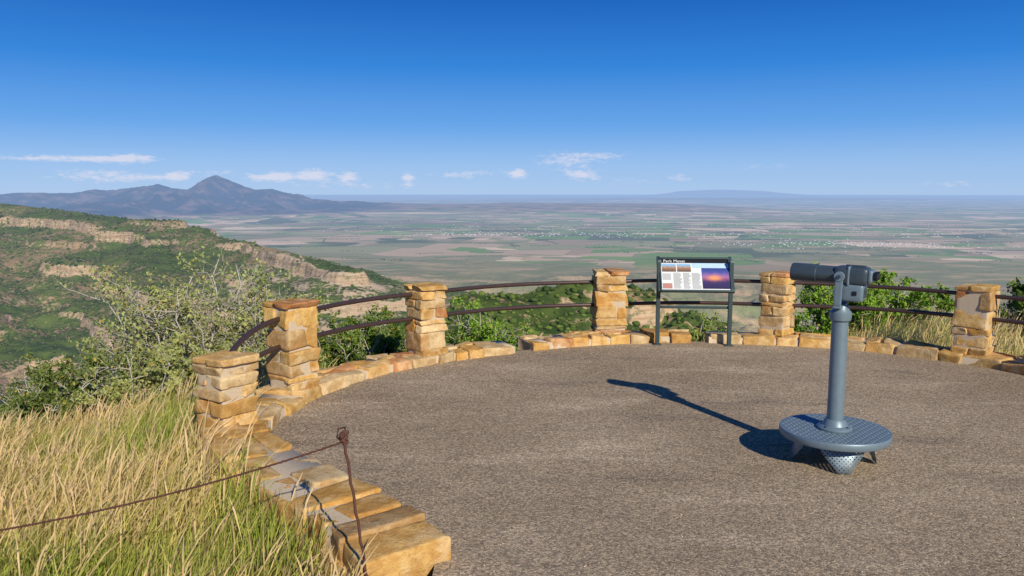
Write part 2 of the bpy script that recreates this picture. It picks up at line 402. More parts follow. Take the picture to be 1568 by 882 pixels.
    far=mt(nt,'MULTIPLY',sstep(nt,r,2600.,3600.),sstep(nt,z,-380.,-440.)); far=mt(nt,'MAXIMUM',far,sstep(nt,r,6500.,7000.))
    c=mix(nt,far,c,pc)
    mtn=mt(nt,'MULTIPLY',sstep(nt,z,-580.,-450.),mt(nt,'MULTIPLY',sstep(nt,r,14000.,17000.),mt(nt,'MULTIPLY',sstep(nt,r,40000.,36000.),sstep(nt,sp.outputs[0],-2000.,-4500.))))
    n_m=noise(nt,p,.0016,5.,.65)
    c=mix(nt,mtn,c,mix(nt,sstep(nt,n_m,.46,.64),(.004,.018,.045),(.15,.095,.10)))  # extra haze blue painted into the far mountain's base colours
    n_n=noise(nt,p,3.,4.,.7)
    c=mix(nt,sstep(nt,r,45.,22.),c,mix(nt,n_n,(.13,.10,.04),(.32,.24,.12)))
    lk(nt,c,b.inputs['Base Color']); d=to_diffuse(nt,b)
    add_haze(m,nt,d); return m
terr=mk_mesh('terrain',V,F,terrain_mat(),smooth=True)

def asphalt():
    bx,by=pmap(SS[::4],np.full(len(SS[::4]),.12))
    P=np.concatenate([np.stack([bx,by],1),[(6.4,5.5),(13,2),(15,-11),(-4,-11),(-1.6,-2),(-.55,2.2),(-.42,3.4)]])
    import bmesh
    bm=bmesh.new(); vs=[bm.verts.new((x,y,0)) for x,y in P]; f=bm.faces.new(vs)
    f.normal_update()
    if f.normal.z<0: f.normal_flip()
    bmesh.ops.triangulate(bm,faces=bm.faces[:])
    me=bpy.data.meshes.new('asphalt_terrace'); bm.to_mesh(me); bm.free()
    ob=bpy.data.objects.new('asphalt_terrace',me); scene.collection.objects.link(ob); me.materials.append(M_ASPH)
asphalt()

# ------------------------------------------------------------ stone work
PAL=[(.62,.39,.14),(.68,.46,.19),(.58,.34,.115),(.68,.51,.28),(.64,.42,.17),(.65,.43,.155),(.70,.48,.22),(.65,.39,.125),(.60,.45,.25),(.54,.35,.16)]
def pal():
    c=np.array(random.choice(PAL)) if random.random()>.04 else np.array((.54,.27,.12))
    return np.clip(c*random.uniform(.84,1.12),0,1)
sid=[0]
def curb():
    A=Acc(); Mo=Acc()
    gaps=[(s_near(.05,9.57),s_near(.30,9.7)),(s_near(2.38,10.25),s_near(2.60,10.22))]
    s=0.0; e=SS[-1]
    def place(s0,s1,t0,t1,z0,z1,amp=.009,r=.015):
        sid[0]+=1
        h=((s1-s0)/2,(t1-t0)/2,(z1-z0)/2)
        P=rbox(h,r,amp,.30,sid[0]); x,y=pmap(P[:,0]+(s0+s1)/2,P[:,1]+(t0+t1)/2)
        A.add(np.stack([x,y,P[:,2]+(z0+z1)/2],1),TF,pal())
    while s<e:
        L=random.uniform(.22,.46); 
        skip=False
        for g0,g1 in gaps:
            if g0<=s<g1: s=g1; skip=True
            elif s<g0<s+L: 
                L=g0-s
        if skip: continue
        if L<.06: s+=L+1e-3; continue
        w=float(W(s)); hi=.128 if s<2.6 else .105
        g=.008
        m=random.random()
        if m<.25: cuts=[0,w]
        elif m<.8: cuts=[0,w*random.uniform(.3,.7),w]
        else: cuts=[0,w*random.uniform(.28,.4),w*random.uniform(.62,.74),w]
        for a,b_ in zip(cuts[:-1],cuts[1:]):
            j=random.uniform(-.02,.02) if len(cuts)>2 else 0
            i0=a+g-(random.uniform(-.015,.035) if a==0 else 0); i1=b_-g+(random.uniform(-.02,.03) if b_==w else 0)
            if len(cuts)>2 and L>.34 and random.random()<.35:
                k=random.uniform(.35,.65)*L
                place(s+g,s+k-g,i0,i1,-.1,hi+random.uniform(-.010,.012)); place(s+k+g,s+L-g,i0,i1,-.1,hi+random.uniform(-.010,.012))
            else: place(s+g+j*.5,s+L-g+j*.5,i0,i1,-.1,hi+random.uniform(-.010,.014))
        s+=L
    for z0,z1 in ((-.62,-.38),(-.37,-.22),(-.21,-.02)):
        s=0
        while s<4.2:
            L=random.uniform(.2,.5); place(s+.008,s+L-.008,float(W(s))-.2,float(W(s))+.012,z0,z1); s+=L
    segs=[(0.02,gaps[0][0]),(gaps[0][1],gaps[1][0]),(gaps[1][1],e)]
    for a,b_ in segs:
        n=max(4,int((b_-a)/.05)); sv=np.linspace(a,b_,n); w=W(sv); top=np.where(sv<2.6,.113,.091)
        ring=[]
        for t,zz in ((.022*np.ones(n),-.1*np.ones(n)),(.022*np.ones(n),top-.01),(w-.03,top),(w-.03,-.6*np.ones(n))):
            x,y=pmap(sv,t); ring.append(np.stack([x,y,zz],1))
        R=np.stack(ring,1); Vv=R.reshape(-1,3); F_=[]
        for i in range(n-1):
            for j in range(3): F_.append([i*4+j,i*4+j+1,(i+1)*4+j+1,(i+1)*4+j])
        for i in (0,n-1): F_.append([i*4,i*4+1,i*4+2,i*4+3])
        Mo.add(Vv,F_)
    o=A.make('stone_curb_wall',M_STONE,smooth=True); Mo.make('mortar_bed',M_MORTAR,parent=o)
curb()

def pillar(cx,cy,rotdeg,side,top,base=-.1):
    A=Acc(); c=math.cos(math.radians(rotdeg)); s=math.sin(math.radians(rotdeg))
    def place(x0,x1,y0,y1,z0,z1,r=.013,amp=.010):
        sid[0]+=1; P=rbox(((x1-x0)/2,(y1-y0)/2,(z1-z0)/2),r,amp,.26,sid[0])
        P=P+[(x0+x1)/2,(y0+y1)/2,(z0+z1)/2]
        A.add(np.stack([cx+P[:,0]*c-P[:,1]*s,cy+P[:,0]*s+P[:,1]*c,P[:,2]],1),TF,pal())
    h=side/2; z=base; flip=random.random()<.5; g=.004
    while z<top-.06:
        dz=random.choice([.06,.10,.13,.16,.20]); 
        if top-.055-(z+dz)<.05: dz=top-.055-z
        flip=not flip
        def j(): return random.uniform(-.010,.016)
        k=random.uniform(-.45,.45)*h
        if dz<.075 and random.random()<.5: place(-h-j(),h+j(),-h-j(),h+j(),z+g,z+dz-g)
        elif flip:
            place(-h-j(),k-g,-h-j(),h+j(),z+g,z+dz-g)
            if random.random()<.5 and dz>.12:
                zm=z+dz*random.uniform(.4,.6); place(k+g,h+j(),-h-j(),h+j(),z+g,zm-g);place(k+g,h+j(),-h-j(),h+j(),zm+g,z+dz-g)
            else: place(k+g,h+j(),-h-j(),h+j(),z+g,z+dz-g)
        else:
            place(-h-j(),h+j(),-h-j(),k-g,z+g,z+dz-g); place(-h-j(),h+j(),k+g,h+j(),z+g,z+dz-g)
        z+=dz
    q=h+.014; k=random.uniform(-.2,.2)*h
    place(-q,k-g,-q,q,top-.05,top,.010,.006); place(k+g,q,-q,q,top-.05,top+.008,.010,.006)
    o=A.make('stone_pillar',M_STONE,smooth=True)
    P=rbox((h-.014,h-.014,(top-.03-base)/2),.01,.003,0,3); P=P+[0,0,(top-.03+base)/2]
    mk_mesh('mortar_core',np.stack([cx+P[:,0]*c-P[:,1]*s,cy+P[:,0]*s+P[:,1]*c,P[:,2]],1),TF,M_MORTAR,parent=o)
PIL=[(-2.35,6.30,-33,.34,.665),(-2.12,7.45,-36,.345,.955),(-1.02,9.16,-50,.35,.91),(1.33,10.62,2.5,.41,.93),(3.54,10.36,-42,.335,.935),(5.47,9.14,-46,.365,.90),(6.35,7.30,-70,.36,.89)]
for p in PIL: pillar(*p)

# ------------------------------------------------------------ railing
def rails():
    A=Acc()
    up=[.60,.81,.81,.775,.80,.79,.79]; lo=[.42,.54,.52,.46,.49,.52,.52]
    for i in range(len(PIL)-1):
        a=np.array(PIL[i][:2]); b=np.array(PIL[i+1][:2]); d=b-a; n=np.array([-d[1],d[0]])/np.linalg.norm(d)
        bow=.11*np.linalg.norm(d)
        if i==0: bow=.10
        for zz in (up,lo):
            t=np.linspace(0,1,24)
            P=a+d*t[:,None]+n*(bow*4*t*(1-t)*.9)[:,None]
            z=zz[i]+(zz[i+1]-zz[i])*(t if i else np.sin(t*math.pi/2)**.9)
            A.add(*tube(np.column_stack([P,z]),.025,14))
    A.make('metal_railing',M_RAIL,smooth=True)
rails()

# ------------------------------------------------------------ rusty rods and cable
def rods():
    A=Acc()
    def knob(c,sc=1.):
        for k in range(5):
            o=np.array([random.uniform(-.012,.012),random.uniform(-.012,.012),k*.014-.02])*sc
            P=rbox((.016*sc,.013*sc,.011*sc),.008,.004,.3,k+11); th=random.random()*3
            R=np.array(Matrix.Rotation(th,3,'Z')@Matrix.Rotation(random.uniform(-.5,.5),3,'X')); A.add(P@R.T+np.array(c)+o,TF)
    top=np.array([-.845,3.80,.80]); bot=np.array([-.70,3.735,-.15])
    t=np.linspace(0,1,20)[:,None]; A.add(*tube(bot+(top-bot)*t+.003*np.sin(t*40),.0075,8)); knob(top-[0,0,.03])
    A.add(*tube(np.array([top-[0,0,.05],top+[-.03,.0,-.02],top+[-.025,.01,.02],top+[.01,0,.03],top+[.02,0,-.02],top-[0,0,.06]]),.006,6))
    top2=np.array([-3.9,3.48,.30]); bot2=np.array([-3.86,3.46,-.9])
    A.add(*tube(bot2+(top2-bot2)*t,.0075,8)); knob(top2-[0,0,.03])
    o=A.make('rusty_rod_fence',M_RUST,smooth=True)
    B=Acc(); t=np.linspace(0,1,700); P=(top-[0,0,.045])[None]*(1-t[:,None])+(top2-[0,0,.03])[None]*t[:,None]
    P[:,2]-=.17*4*t*(1-t)*.75
    for ph in (0,2.09,4.19):
        a=t*3.1/.028*2*math.pi/3+ph; Q=P.copy(); Q[:,1]+=np.cos(a)*.0028; Q[:,2]+=np.sin(a)*.0028
        B.add(*tube(Q,.0028,5,False))
    for k in range(0,700,23):
        B.add(*tube(P[k]+np.array([[-.004,0,-.008],[0,.003,0],[.004,0,.008]]),.003,5))
    B.make('wire_cable',M_RUST,parent=o)
rods()

# ------------------------------------------------------------ viewer (coin-operated binoculars)
def viewer():
    e=bpy.data.objects.new('coin_operated_binocular_viewer',None); scene.collection.objects.link(e)
    e.location=(2.40,5.66,0)
    def lo(name,prof,mat,M=None,n=56,smooth=True):
        V,F=lathe(prof,n); o=mk_mesh(name,V,F,mat,parent=e,M=M,smooth=smooth)
        if smooth:
            md=o.modifiers.new('es','EDGE_SPLIT'); md.split_angle=math.radians(35)
        return o
    lo('column',[(.0001,.25),(.058,.25),(.058,1.06),(.062,1.065),(.062,1.09),(.0001,1.09)],M_GREY)
    lo('column_base_flange',[(.0001,.252),(.125,.252),(.127,.262),(.118,.272),(.09,.282),(.078,.31),(.066,.325),(.0001,.33)],M_GREY)
    lo('swivel_collar',[(.0001,1.05),(.052,1.05),(.074,1.07),(.078,1.10),(.078,1.125),(.06,1.145),(.05,1.175),(.0001,1.18)],M_GREY)
    lo('foot_plate',[(.0001,.215),(.372,.215),(.376,.196),(.384,.196),(.390,.205),(.390,.243),(.386,.250),(.0001,.250)],M_GREY,n=96)
    for k in range(4):
        a=k*math.pi/2+.6; V,F=lathe([(.0001,.268),(.012,.268),(.012,.282),(.0001,.283)],6)
        mk_mesh('flange_bolt',V+[.105*math.cos(a),.105*math.sin(a),0],F,M_DARK,parent=e)
    A=Acc(); tv,tf=lathe([(.0125,0),(.010,.0028),(.005,.0042),(.0001,.0045)],8)
    gx=np.arange(-12,13)*.031
    for i,x in enumerate(gx):
        for j,y in enumerate(gx):
            if not(.135<math.hypot(x,y)<.372): continue
            v=tv.copy(); 
            if (i+j)%2: v[:,0]*=1.5; v[:,1]*=.55
            else: v[:,0]*=.55; v[:,1]*=1.5
            v[:,:2]=v[:,:2]@np.array([[.8,.6],[-.6,.8]])
            A.add(v+[x,y,.2500],tf)
    A.make('tread_pattern',M_GREY,parent=e,smooth=True)
    m,nt,b=new_mat('perforated_steel'); tc=nd(nt,'ShaderNodeTexCoord').outputs['UV']
    b.inputs['Base Color'].default_value=(.19,.25,.29,1); b.inputs['Roughness'].default_value=.4; b.inputs['Metallic'].default_value=.3
    s=nd(nt,'ShaderNodeSeparateXYZ',{0:tc})
    k=2*math.pi/.030
    hx=mt(nt,'COSINE',mt(nt,'MULTIPLY',s.outputs[0],k)); hy=mt(nt,'COSINE',mt(nt,'MULTIPLY',s.outputs[1],k))
    hole=mt(nt,'GREATER_THAN',mt(nt,'MULTIPLY',hx,hy),.55)
    tr=nd(nt,'ShaderNodeBsdfTransparent'); mx=nd(nt,'ShaderNodeMixShader',{0:hole,1:b.outputs[0],2:tr.outputs[0]})
    lk(nt,mx.outputs[0],nt.nodes['Material Output'].inputs['Surface'])
    for li,a in enumerate((-98,-8,80,168)):
        th=math.radians(a); d=np.array([math.cos(th),math.sin(th),0]); sd=np.array([-d[1],d[0],0]); V=[];UV=[]
        rows=[(.19,.222,.18),(.235,.19,.172),(.265,.13,.140),(.285,.06,.085),(.295,.006,.048)]
        for (r,z,w) in rows:
            for q in (-1,-.5,0,.5,1):
                V.append(d*(r-.03*q*q*(z/.2))+sd*w*q+np.array([0,0,z])); UV.append((w*q,z))
        F=[[i*5+j,i*5+j+1,(i+1)*5+j+1,(i+1)*5+j] for i in range(4) for j in range(4)]
        o=mk_mesh('leg_%d'%(li+1),V,F,m,parent=e,smooth=True)
        uv=o.data.uv_layers.new(name='UVMap'); 
        for lp in o.data.loops: uv.data[lp.index].uv=UV[lp.vertex_index]
        so=o.modifiers.new('s','SOLIDIFY'); so.thickness=.004
    R=Matrix.Rotation(math.radians(146),4,'Z')@Matrix.Translation((0,0,1.395))@Matrix.Rotation(math.radians(-1.5),4,'Y')
    def part(name,V,F,mat,sm=True):
        o=mk_mesh(name,V,F,mat,parent=e,M=R,smooth=sm)
        md=o.modifiers.new('es','EDGE_SPLIT'); md.split_angle=math.radians(40); return o
    toX=np.array([[0,0,1.],[0,1,0],[-1,0,0]])
    def lx(prof,sy=1.,n=48,off=(0,0,0)):
        V,F=lathe(prof,n); V=V@toX.T; V[:,1]*=sy; return V+np.array(off),F
    part('telescope_barrel',*lx([(.0001,-.10),(.060,-.10),(.063,-.08),(.063,.17),(.067,.175),(.067,.335),(.064,.352),(.056,.352),(.054,.325),(.0001,.325)],1.3),M_DARK)
    for sy in (-1,1):
        part('objective_lens',*lx([(.0001,.33),(.028,.33),(.031,.335),(.034,.34),(.034,.326)],1,32,(0,sy*.036,0)),M_BLACK)
        part('eyepiece',*lx([(.0001,-.242),(.016,-.242),(.022,-.238),(.030,-.242),(.032,-.232),(.028,-.205),(.024,-.20),(.024,-.15)],1,32,(0,sy*.036,.012)),M_BLACK)
    def box(name,x0,x1,y0,y1,z0,z1,mat,r=.02):
        P=rbox(((x1-x0)/2,(y1-y0)/2,(z1-z0)/2),r,0,0,1)+[(x0+x1)/2,(y0+y1)/2,(z0+z1)/2]
        return part(name,P,TF,mat)
    box('optics_housing',-.185,.05,-.086,.086,-.060,.070,M_DARK,.03)
    box('housing_band',-.065,-.045,-.0885,.0885,-.063,.0735,M_GREY,.012)
    box('sight_ridge',-.16,-.02,-.016,.016,.066,.082,M_DARK,.007)
    box('coin_box',-.160,-.005,-.078,.078,-.178,-.052,M_GREY,.018)
    box('coin_plate',-.167,-.155,-.045,.045,-.150,-.075,M_DARK,.004)
    box('coin_slot',-.1695,-.165,-.004,.004,-.125,-.10,M_BLACK,.001)
    box('lock',-.12,-.09,.076,.086,-.13,-.10,M_BLACK,.004)
    box('lens_guard',-.212,-.180,-.073,.073,-.035,.055,M_GREY,.012)
    box('focus_knob',-.02,.02,-.105,-.085,-.01,.03,M_BLACK,.009)
    for sy in (-1,1):
        y0,y1=sorted((sy*.098,sy*.113))
        box('fork_arm',-.027,.027,y0,y1,-.215,.012,M_GREY,.006)
        V,F=lathe([(.0001,-.010),(.034,-.010),(.037,-.006),(.037,.006),(.034,.010),(.0001,.010)],28)
        V=V[:,[0,2,1]]+[0,sy*.108,.0]; part('pivot_bolt',V,F,M_GREY)
        V,F=lathe([(.0001,-.008),(.014,-.008),(.014,.008),(.0001,.008)],6)
        V=V[:,[0,2,1]]+[0,sy*.122,.0]; part('bolt_head',V,F,M_DARK)
    box('fork_base',-.03,.03,-.113,.113,-.235,-.213,M_GREY,.007)
viewer()

# ------------------------------------------------------------ interpretive sign
def sign():
    e=bpy.data.objects.new('interpretive_sign',None); scene.collection.objects.link(e)
    e.location=(2.37,10.10,0); e.rotation_euler=(0,0,math.radians(-5))
    def box(name,c,h,mat,M=None,r=.004):
        P=rbox(h,r,0,0,1)+np.array(c); return mk_mesh(name,P,TF,mat,parent=e,M=M)
    for sx in (-1,1):
        box('post',(sx*.462,.0,.535),(.026,.026,.585),M_FRAME)
        box('arm',(sx*.462,0,0),(.020,.27,.028),M_FRAME,Matrix.Translation((0,0,.93))@Matrix.Rotation(math.radians(50),4,'X'))
        box('foot_plate',(sx*.462,.0,.006),(.055,.055,.006),M_FRAME)
    box('cross_bar',(0,.015,.50),(.434,.012,.018),M_FRAME)
    T=Matrix.Translation((0,-.03,.93))@Matrix.Rotation(math.radians(50),4,'X')
    w,h=.44,.245
    box('backing',(0,0,-.012),(w+.0,h+.0,.010),M_FRAME,T)
    for nm,c,hh in (('frame_top',(0,h+.008,0),(w+.016,.012,.020)),('frame_bottom',(0,-h-.008,0),(w+.016,.012,.020)),('frame_left',(-w-.002,0,0),(.010,h-.002,.019)),('frame_right',(w+.002,0,0),(.010,h-.002,.019))):
        box(nm,c,hh,M_FRAME,T)
    def flat(name,x0,x1,y0,y1,z,mat):
        V=[(x0,y0,z),(x1,y0,z),(x1,y1,z),(x0,y1,z)]; o=mk_mesh(name,V,[[0,1,2,3]],mat,parent=e,M=T)
        uv=o.data.uv_layers.new(name='UVMap')
        for l,u in zip(range(4),((0,0),(1,0),(1,1),(0,1))): uv.data[l].uv=u
        return o
    white=simple('panel_print_white',(.72,.74,.72),.4,0,.03,5.,0); blk=simple('panel_print_black',(.012,.012,.014),.35,0,.05,5.,0)
    pale=simple('panel_print_blue',(.45,.62,.74),.4,0,.1,9.,0); txt=simple('panel_text_ink',(.16,.17,.18),.5,0,.1,9.,0)
    flat('panel',-w+.008,w-.008,-h+.004,h-.004,.0,white)
    flat('header',-w+.008,w-.008,h-.062,h-.004,.003,blk)
    flat('blue_band',-.03,w-.008,h-.14,h-.064,.003,pale)
    def picmat(name,stops,sc):
        m,nt,b=new_mat(name); uv=nd(nt,'ShaderNodeTexCoord').outputs['UV']
        s=nd(nt,'ShaderNodeSeparateXYZ',{0:uv}); n=noise(nt,uv,sc,5.,.6)
        f=mt(nt,'ADD',s.outputs[1],mt(nt,'MULTIPLY',mt(nt,'SUBTRACT',n,.5),.5))
        lk(nt,ramp(nt,f,stops),b.inputs['Base Color']); b.inputs['Roughness'].default_value=.4; return m
    m,nt,b=new_mat('sunset_print'); uv=nd(nt,'ShaderNodeTexCoord').outputs['UV']; s=nd(nt,'ShaderNodeSeparateXYZ',{0:uv})
    n=noise(nt,uv,5.,4.)
    f=mt(nt,'ADD',s.outputs[1],mt(nt,'MULTIPLY',mt(nt,'SUBTRACT',n,.5),.25))
    c=ramp(nt,f,[(0,(.02,.02,.07)),(.35,(.05,.03,.12)),(.47,(.25,.08,.18)),(.58,(.30,.14,.32)),(.8,(.06,.08,.3)),(1,(.03,.05,.22))])
    dx=mt(nt,'POWER',mt(nt,'MULTIPLY',mt(nt,'SUBTRACT',s.outputs[0],.45),4.2),2.); dy=mt(nt,'POWER',mt(nt,'MULTIPLY',mt(nt,'SUBTRACT',s.outputs[1],.52),8.5),2.)
    gl=mt(nt,'EXPONENT',mt(nt,'MULTIPLY',mt(nt,'ADD',dx,dy),-1.))
    c=mix(nt,gl,c,(.85,.32,.10)); lk(nt,c,b.inputs['Base Color']); b.inputs['Roughness'].default_value=.4
    flat('sunset_picture',.085,w-.012,-h+.03,h-.142,.005,m)
    pic1=picmat('landscape_print',[(0,(.10,.07,.05)),(.4,(.30,.16,.09)),(.6,(.40,.30,.22)),(.75,(.22,.38,.55)),(1,(.3,.5,.7))],6.)
    flat('landscape_picture',-w+.02,-w+.20,h-.20,h-.075,.003,pic1)
    flat('landscape_picture',-w+.215,-.05,h-.20,h-.075,.003,pic1)
    flat('red_print',-w+.02,-w+.14,-h+.03,-h+.11,.003,simple('panel_print_red',(.45,.22,.18),.4,0,.3,30.,0))
    y=h-.225
    while y>-h+.03:
        for x0,x1 in ((-w+.16,-w+.27),(-w+.285,-.06),(-.045,.07)):
            if y<h-.15: flat('text_line',x0,x1-random.uniform(0,.03),y,y+.006,.003,txt)
        y-=.0165
    for i in range(6): flat('text_line',-w+.02,-w+.13,h-.24-i*.0165,h-.234-i*.0165,.003,txt)
    cu=bpy.data.curves.new('title','FONT'); cu.body='Park Mesas'; cu.size=.062; cu.extrude=.0008
    to=bpy.data.objects.new('title',cu); scene.collection.objects.link(to); bpy.context.view_layer.update()
    dg=bpy.context.evaluated_depsgraph_get(); me=bpy.data.meshes.new_from_object(to.evaluated_get(dg)); bpy.data.objects.remove(to)
    ti=bpy.data.objects.new('title_text',me); scene.collection.objects.link(ti); ti.parent=e; me.materials.clear(); me.materials.append(white)
    ti.matrix_local=T@Matrix.Translation((-w+.04,h-.055,.0055))
sign()

# ------------------------------------------------------------ vegetation
def lerp_cols(c0,c1,t): return np.array(c0)[None]*(1-t[:,None])+np.array(c1)[None]*t[:,None]
def shrub(x,y,topz,spread,nstem=9,nleaf=9000,ls=.028,cols=((.05,.085,.018),(.19,.23,.05)),seed=1,sub=9):
    R=np.random.default_rng(seed); A=Acc(); anch=[]
    bz=float(H(np.array([float(x)]),np.array([float(y)]))[0])-.05
    base=np.array([x,y,bz]); height=max(.4,(topz-bz)/1.04)
    for s in range(nstem):
        a=R.random()*6.283; sp=spread*math.sqrt(R.random()); hh=height*(R.uniform(.62,1.0))*(1-.2*(sp/spread)**2)
        b0=base+[R.normal()*spread*.12,R.normal()*spread*.12,0]
        end=base+[math.cos(a)*sp,math.sin(a)*sp,hh]
        t=np.linspace(0,1,9)[:,None]; P=b0+(end-b0)*t; P[:,:2]+= (end-b0)[:2]*(t**.7-t)*.5
        P+=R.normal(size=P.shape)*.035*height*.5*t
        A.add(*tube(P,np.linspace(.021,.005,9)*height/2,6))
        for k in range(sub):
            q=R.uniform(.25,1.); i=int(q*8); st=P[i]; L=height*R.uniform(.12,.30)
            d=R.normal(size=3); d[2]=abs(d[2])*.6+.3; d/=np.linalg.norm(d)
            u=np.linspace(0,1,6)[:,None]; B=st+d*L*u+R.normal(size=(6,3))*.03*u
            A.add(*tube(B,np.linspace(.0070,.0025,6),4,False)); w=R.random()
            dens=R.choice([.12,1.,1.8])
            for m_ in range(3):
                st2=B[R.integers(2,6)]; d2=R.normal(size=3); d2[2]+=.5; d2/=np.linalg.norm(d2); L2=L*R.uniform(.3,.6)
                B2=st2+d2*L2*np.linspace(0,1,4)[:,None]; A.add(*tube(B2,np.linspace(.0036,.0016,4),3,False))
                for x_ in (B2[1],B2[2],B2[3]): anch.append((*x_,dens,w))
            for x_ in B[2:]: anch.append((*x_,dens,w))
    o=A.make('shrub',M_BARK,smooth=True)
    an=np.array(anch); pr=an[:,3]/an[:,3].sum(); id_=R.choice(len(an),nleaf,p=pr)
    C=an[id_,:3]+R.normal(size=(nleaf,3))*.040*height/2
    u=R.normal(size=(nleaf,3)); u/=np.linalg.norm(u,axis=1)[:,None]
    v=np.cross(u,R.normal(size=(nleaf,3))); v/=np.linalg.norm(v,axis=1)[:,None]
    sz=ls*R.uniform(.6,1.3,nleaf)[:,None]
    V=np.stack([C-u*sz,C+v*sz*.55,C+u*sz,C-v*sz*.55],1).reshape(-1,3)
    F=np.arange(nleaf*4).reshape(-1,4)
    tt=np.clip(an[id_,4]*.55+R.random(nleaf)*.35+.15*(C[:,2]-base[2])/height,0,1)
    col=lerp_cols(cols[0],cols[1],tt); yl=R.random(nleaf)<.06; col[yl]=(.48,.38,.10)
    mk_mesh('foliage',V,F,M_LEAF,col=np.repeat(col,4,0),parent=o)
YG=((.13,.18,.045),(.58,.60,.22)); DG=((.05,.10,.018),(.22,.33,.055)); BG=((.10,.17,.03),(.36,.46,.09)); RG=((.09,.20,.02),(.34,.54,.07)); SG=((.05,.09,.022),(.26,.32,.08))
shrub(-4.95,10.5,1.22,.80,12,5200,.027,YG,1,10)
shrub(-3.75,10.4,1.34,.75,11,4800,.027,YG,2,10)
shrub(-4.25,10.1,1.32,.60,9,3600,.027,YG,31,10)
shrub(-4.35,9.1,.40,.75,10,6200,.026,YG,3)
shrub(-5.3,9.2,.10,.65,9,6000,.026,SG,4)
shrub(-3.3,9.0,.40,.5,8,4200,.025,YG,5)
shrub(-3.1,10.2,1.0,.45,7,3000,.027,YG,25)
shrub(-2.55,11.2,.30,.55,9,6500,.026,DG,6)
shrub(-2.0,11.0,.40,.6,10,8000,.026,DG,7)
shrub(-1.45,11.2,.12,.45,8,5000,.026,BG,8)
shrub(-.45,12.4,.40,.5,10,9000,.026,RG,9)
shrub(-.85,12.6,.30,.5,9,6500,.026,DG,19)
shrub(.25,13.0,-.35,.5,8,4500,.024,BG,20)
shrub(5.15,12.0,.80,.85,15,16000,.028,RG,10)
shrub(5.95,12.1,.86,.85,15,16000,.028,RG,11)
shrub(4.45,11.9,.40,.45,8,6000,.026,RG,12)
shrub(3.25,12.4,.10,.45,8,4500,.024,BG,13)
shrub(1.75,12.6,-.15,.4,7,3000,.024,BG,14)
shrub(7.75,11.6,.80,.6,10,9000,.028,DG,15)
shrub(-6.2,10.0,-.15,.6,9,5000,.026,SG,16)
shrub(-6.9,11.0,-.2,.7,9,6000,.026,SG,26)
shrub(-5.6,7.9,-.35,.4,8,3000,.022,YG,18)

def grass(name,xy,hmin,hmax,width,cg,cs,straw=.5,seed=0,heads=.25):
    R=np.random.default_rng(seed); n=len(xy); x,y=xy[:,0],xy[:,1]; z=H(x,y)-.02
    cl=fbm(x*1.6,y*1.6,3,80+seed); h=(hmin+(hmax-hmin)*R.random(n)**1.5)*(.45+1.*cl)
    ph=R.random(n)*6.283; wind=np.array([.30,.12]); ln=R.uniform(.1,.7,n)
    D=np.stack([np.cos(ph)*ln+wind[0],np.sin(ph)*ln+wind[1]],1)
    sa=R.random(n)*6.283; S=np.stack([np.cos(sa),np.sin(sa)],1)
    tt=np.clip((fbm(x*.9,y*.9,3,90+seed)-.5)*2.4+straw+R.normal(size=n)*.30,0,1)
    hd=(R.random(n)<heads)&(tt>.4); h=np.where(hd,h*1.25,h)
    V=np.zeros((n,8,3)); col=np.zeros((n,8,3)); base=lerp_cols(cg,cs,tt)*R.uniform(.75,1.2,n)[:,None]
    for k,(f,w) in enumerate(((0,1.),(.4,.9),(.78,.6),(1.,.08))):
        ww=np.where(hd,[.55,.45,1.5,.35][k],w)*width
        cx=x+D[:,0]*h*f*f*.75; cy=y+D[:,1]*h*f*f*.75; cz=z+h*f*(1-.22*f*ln)
        for q,sg in ((0,-1),(1,1)):
            V[:,k*2+q,0]=cx+S[:,0]*ww*sg; V[:,k*2+q,1]=cy+S[:,1]*ww*sg; V[:,k*2+q,2]=cz
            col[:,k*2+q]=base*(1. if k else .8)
            if k>=2: col[:,k*2+q]=np.where(hd[:,None],np.array([.76,.56,.30])*R.uniform(.8,1.1,n)[:,None],col[:,k*2+q])
    o=np.arange(n)[:,None,None]*8; F=(o+np.array([[0,1,3,2],[2,3,5,4],[4,5,7,6]])[None]).reshape(-1,4)
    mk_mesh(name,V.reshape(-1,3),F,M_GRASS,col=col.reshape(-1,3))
def scatter(n,x0,x1,y0,y1,dmin,dmax,seed,cond=None):
    R=np.random.default_rng(seed); P=np.stack([R.uniform(x0,x1,n),R.uniform(y0,y1,n)],1)
    d=poly_dist(P[:,0],P[:,1],PLAT); k=(d>dmin)&(d<dmax)
    k&=fbm(P[:,0]*2.3,P[:,1]*2.3,3,seed)>R.random(n)*.75
    if cond is not None: k&=cond(P)
    return P[k]
grass('grass',scatter(150000,-8.0,-.3,1.8,9.5,.05,4.4,1,lambda P:P[:,0]<-.3-(P[:,1]>7.6)*1.9),.17,.46,.0036,(.31,.39,.06),(.80,.62,.24),.56,1,.34)
grass('dry_grass',scatter(30000,4.6,9.5,8.0,14.0,.05,3.8,2),.20,.48,.004,(.28,.36,.07),(.78,.61,.27),.70,2,.3)
grass('verge_grass',scatter(14000,-2.6,4.8,7.6,12.5,.02,1.0,3),.10,.24,.0035,(.22,.32,.06),(.60,.48,.20),.45,3,.15)

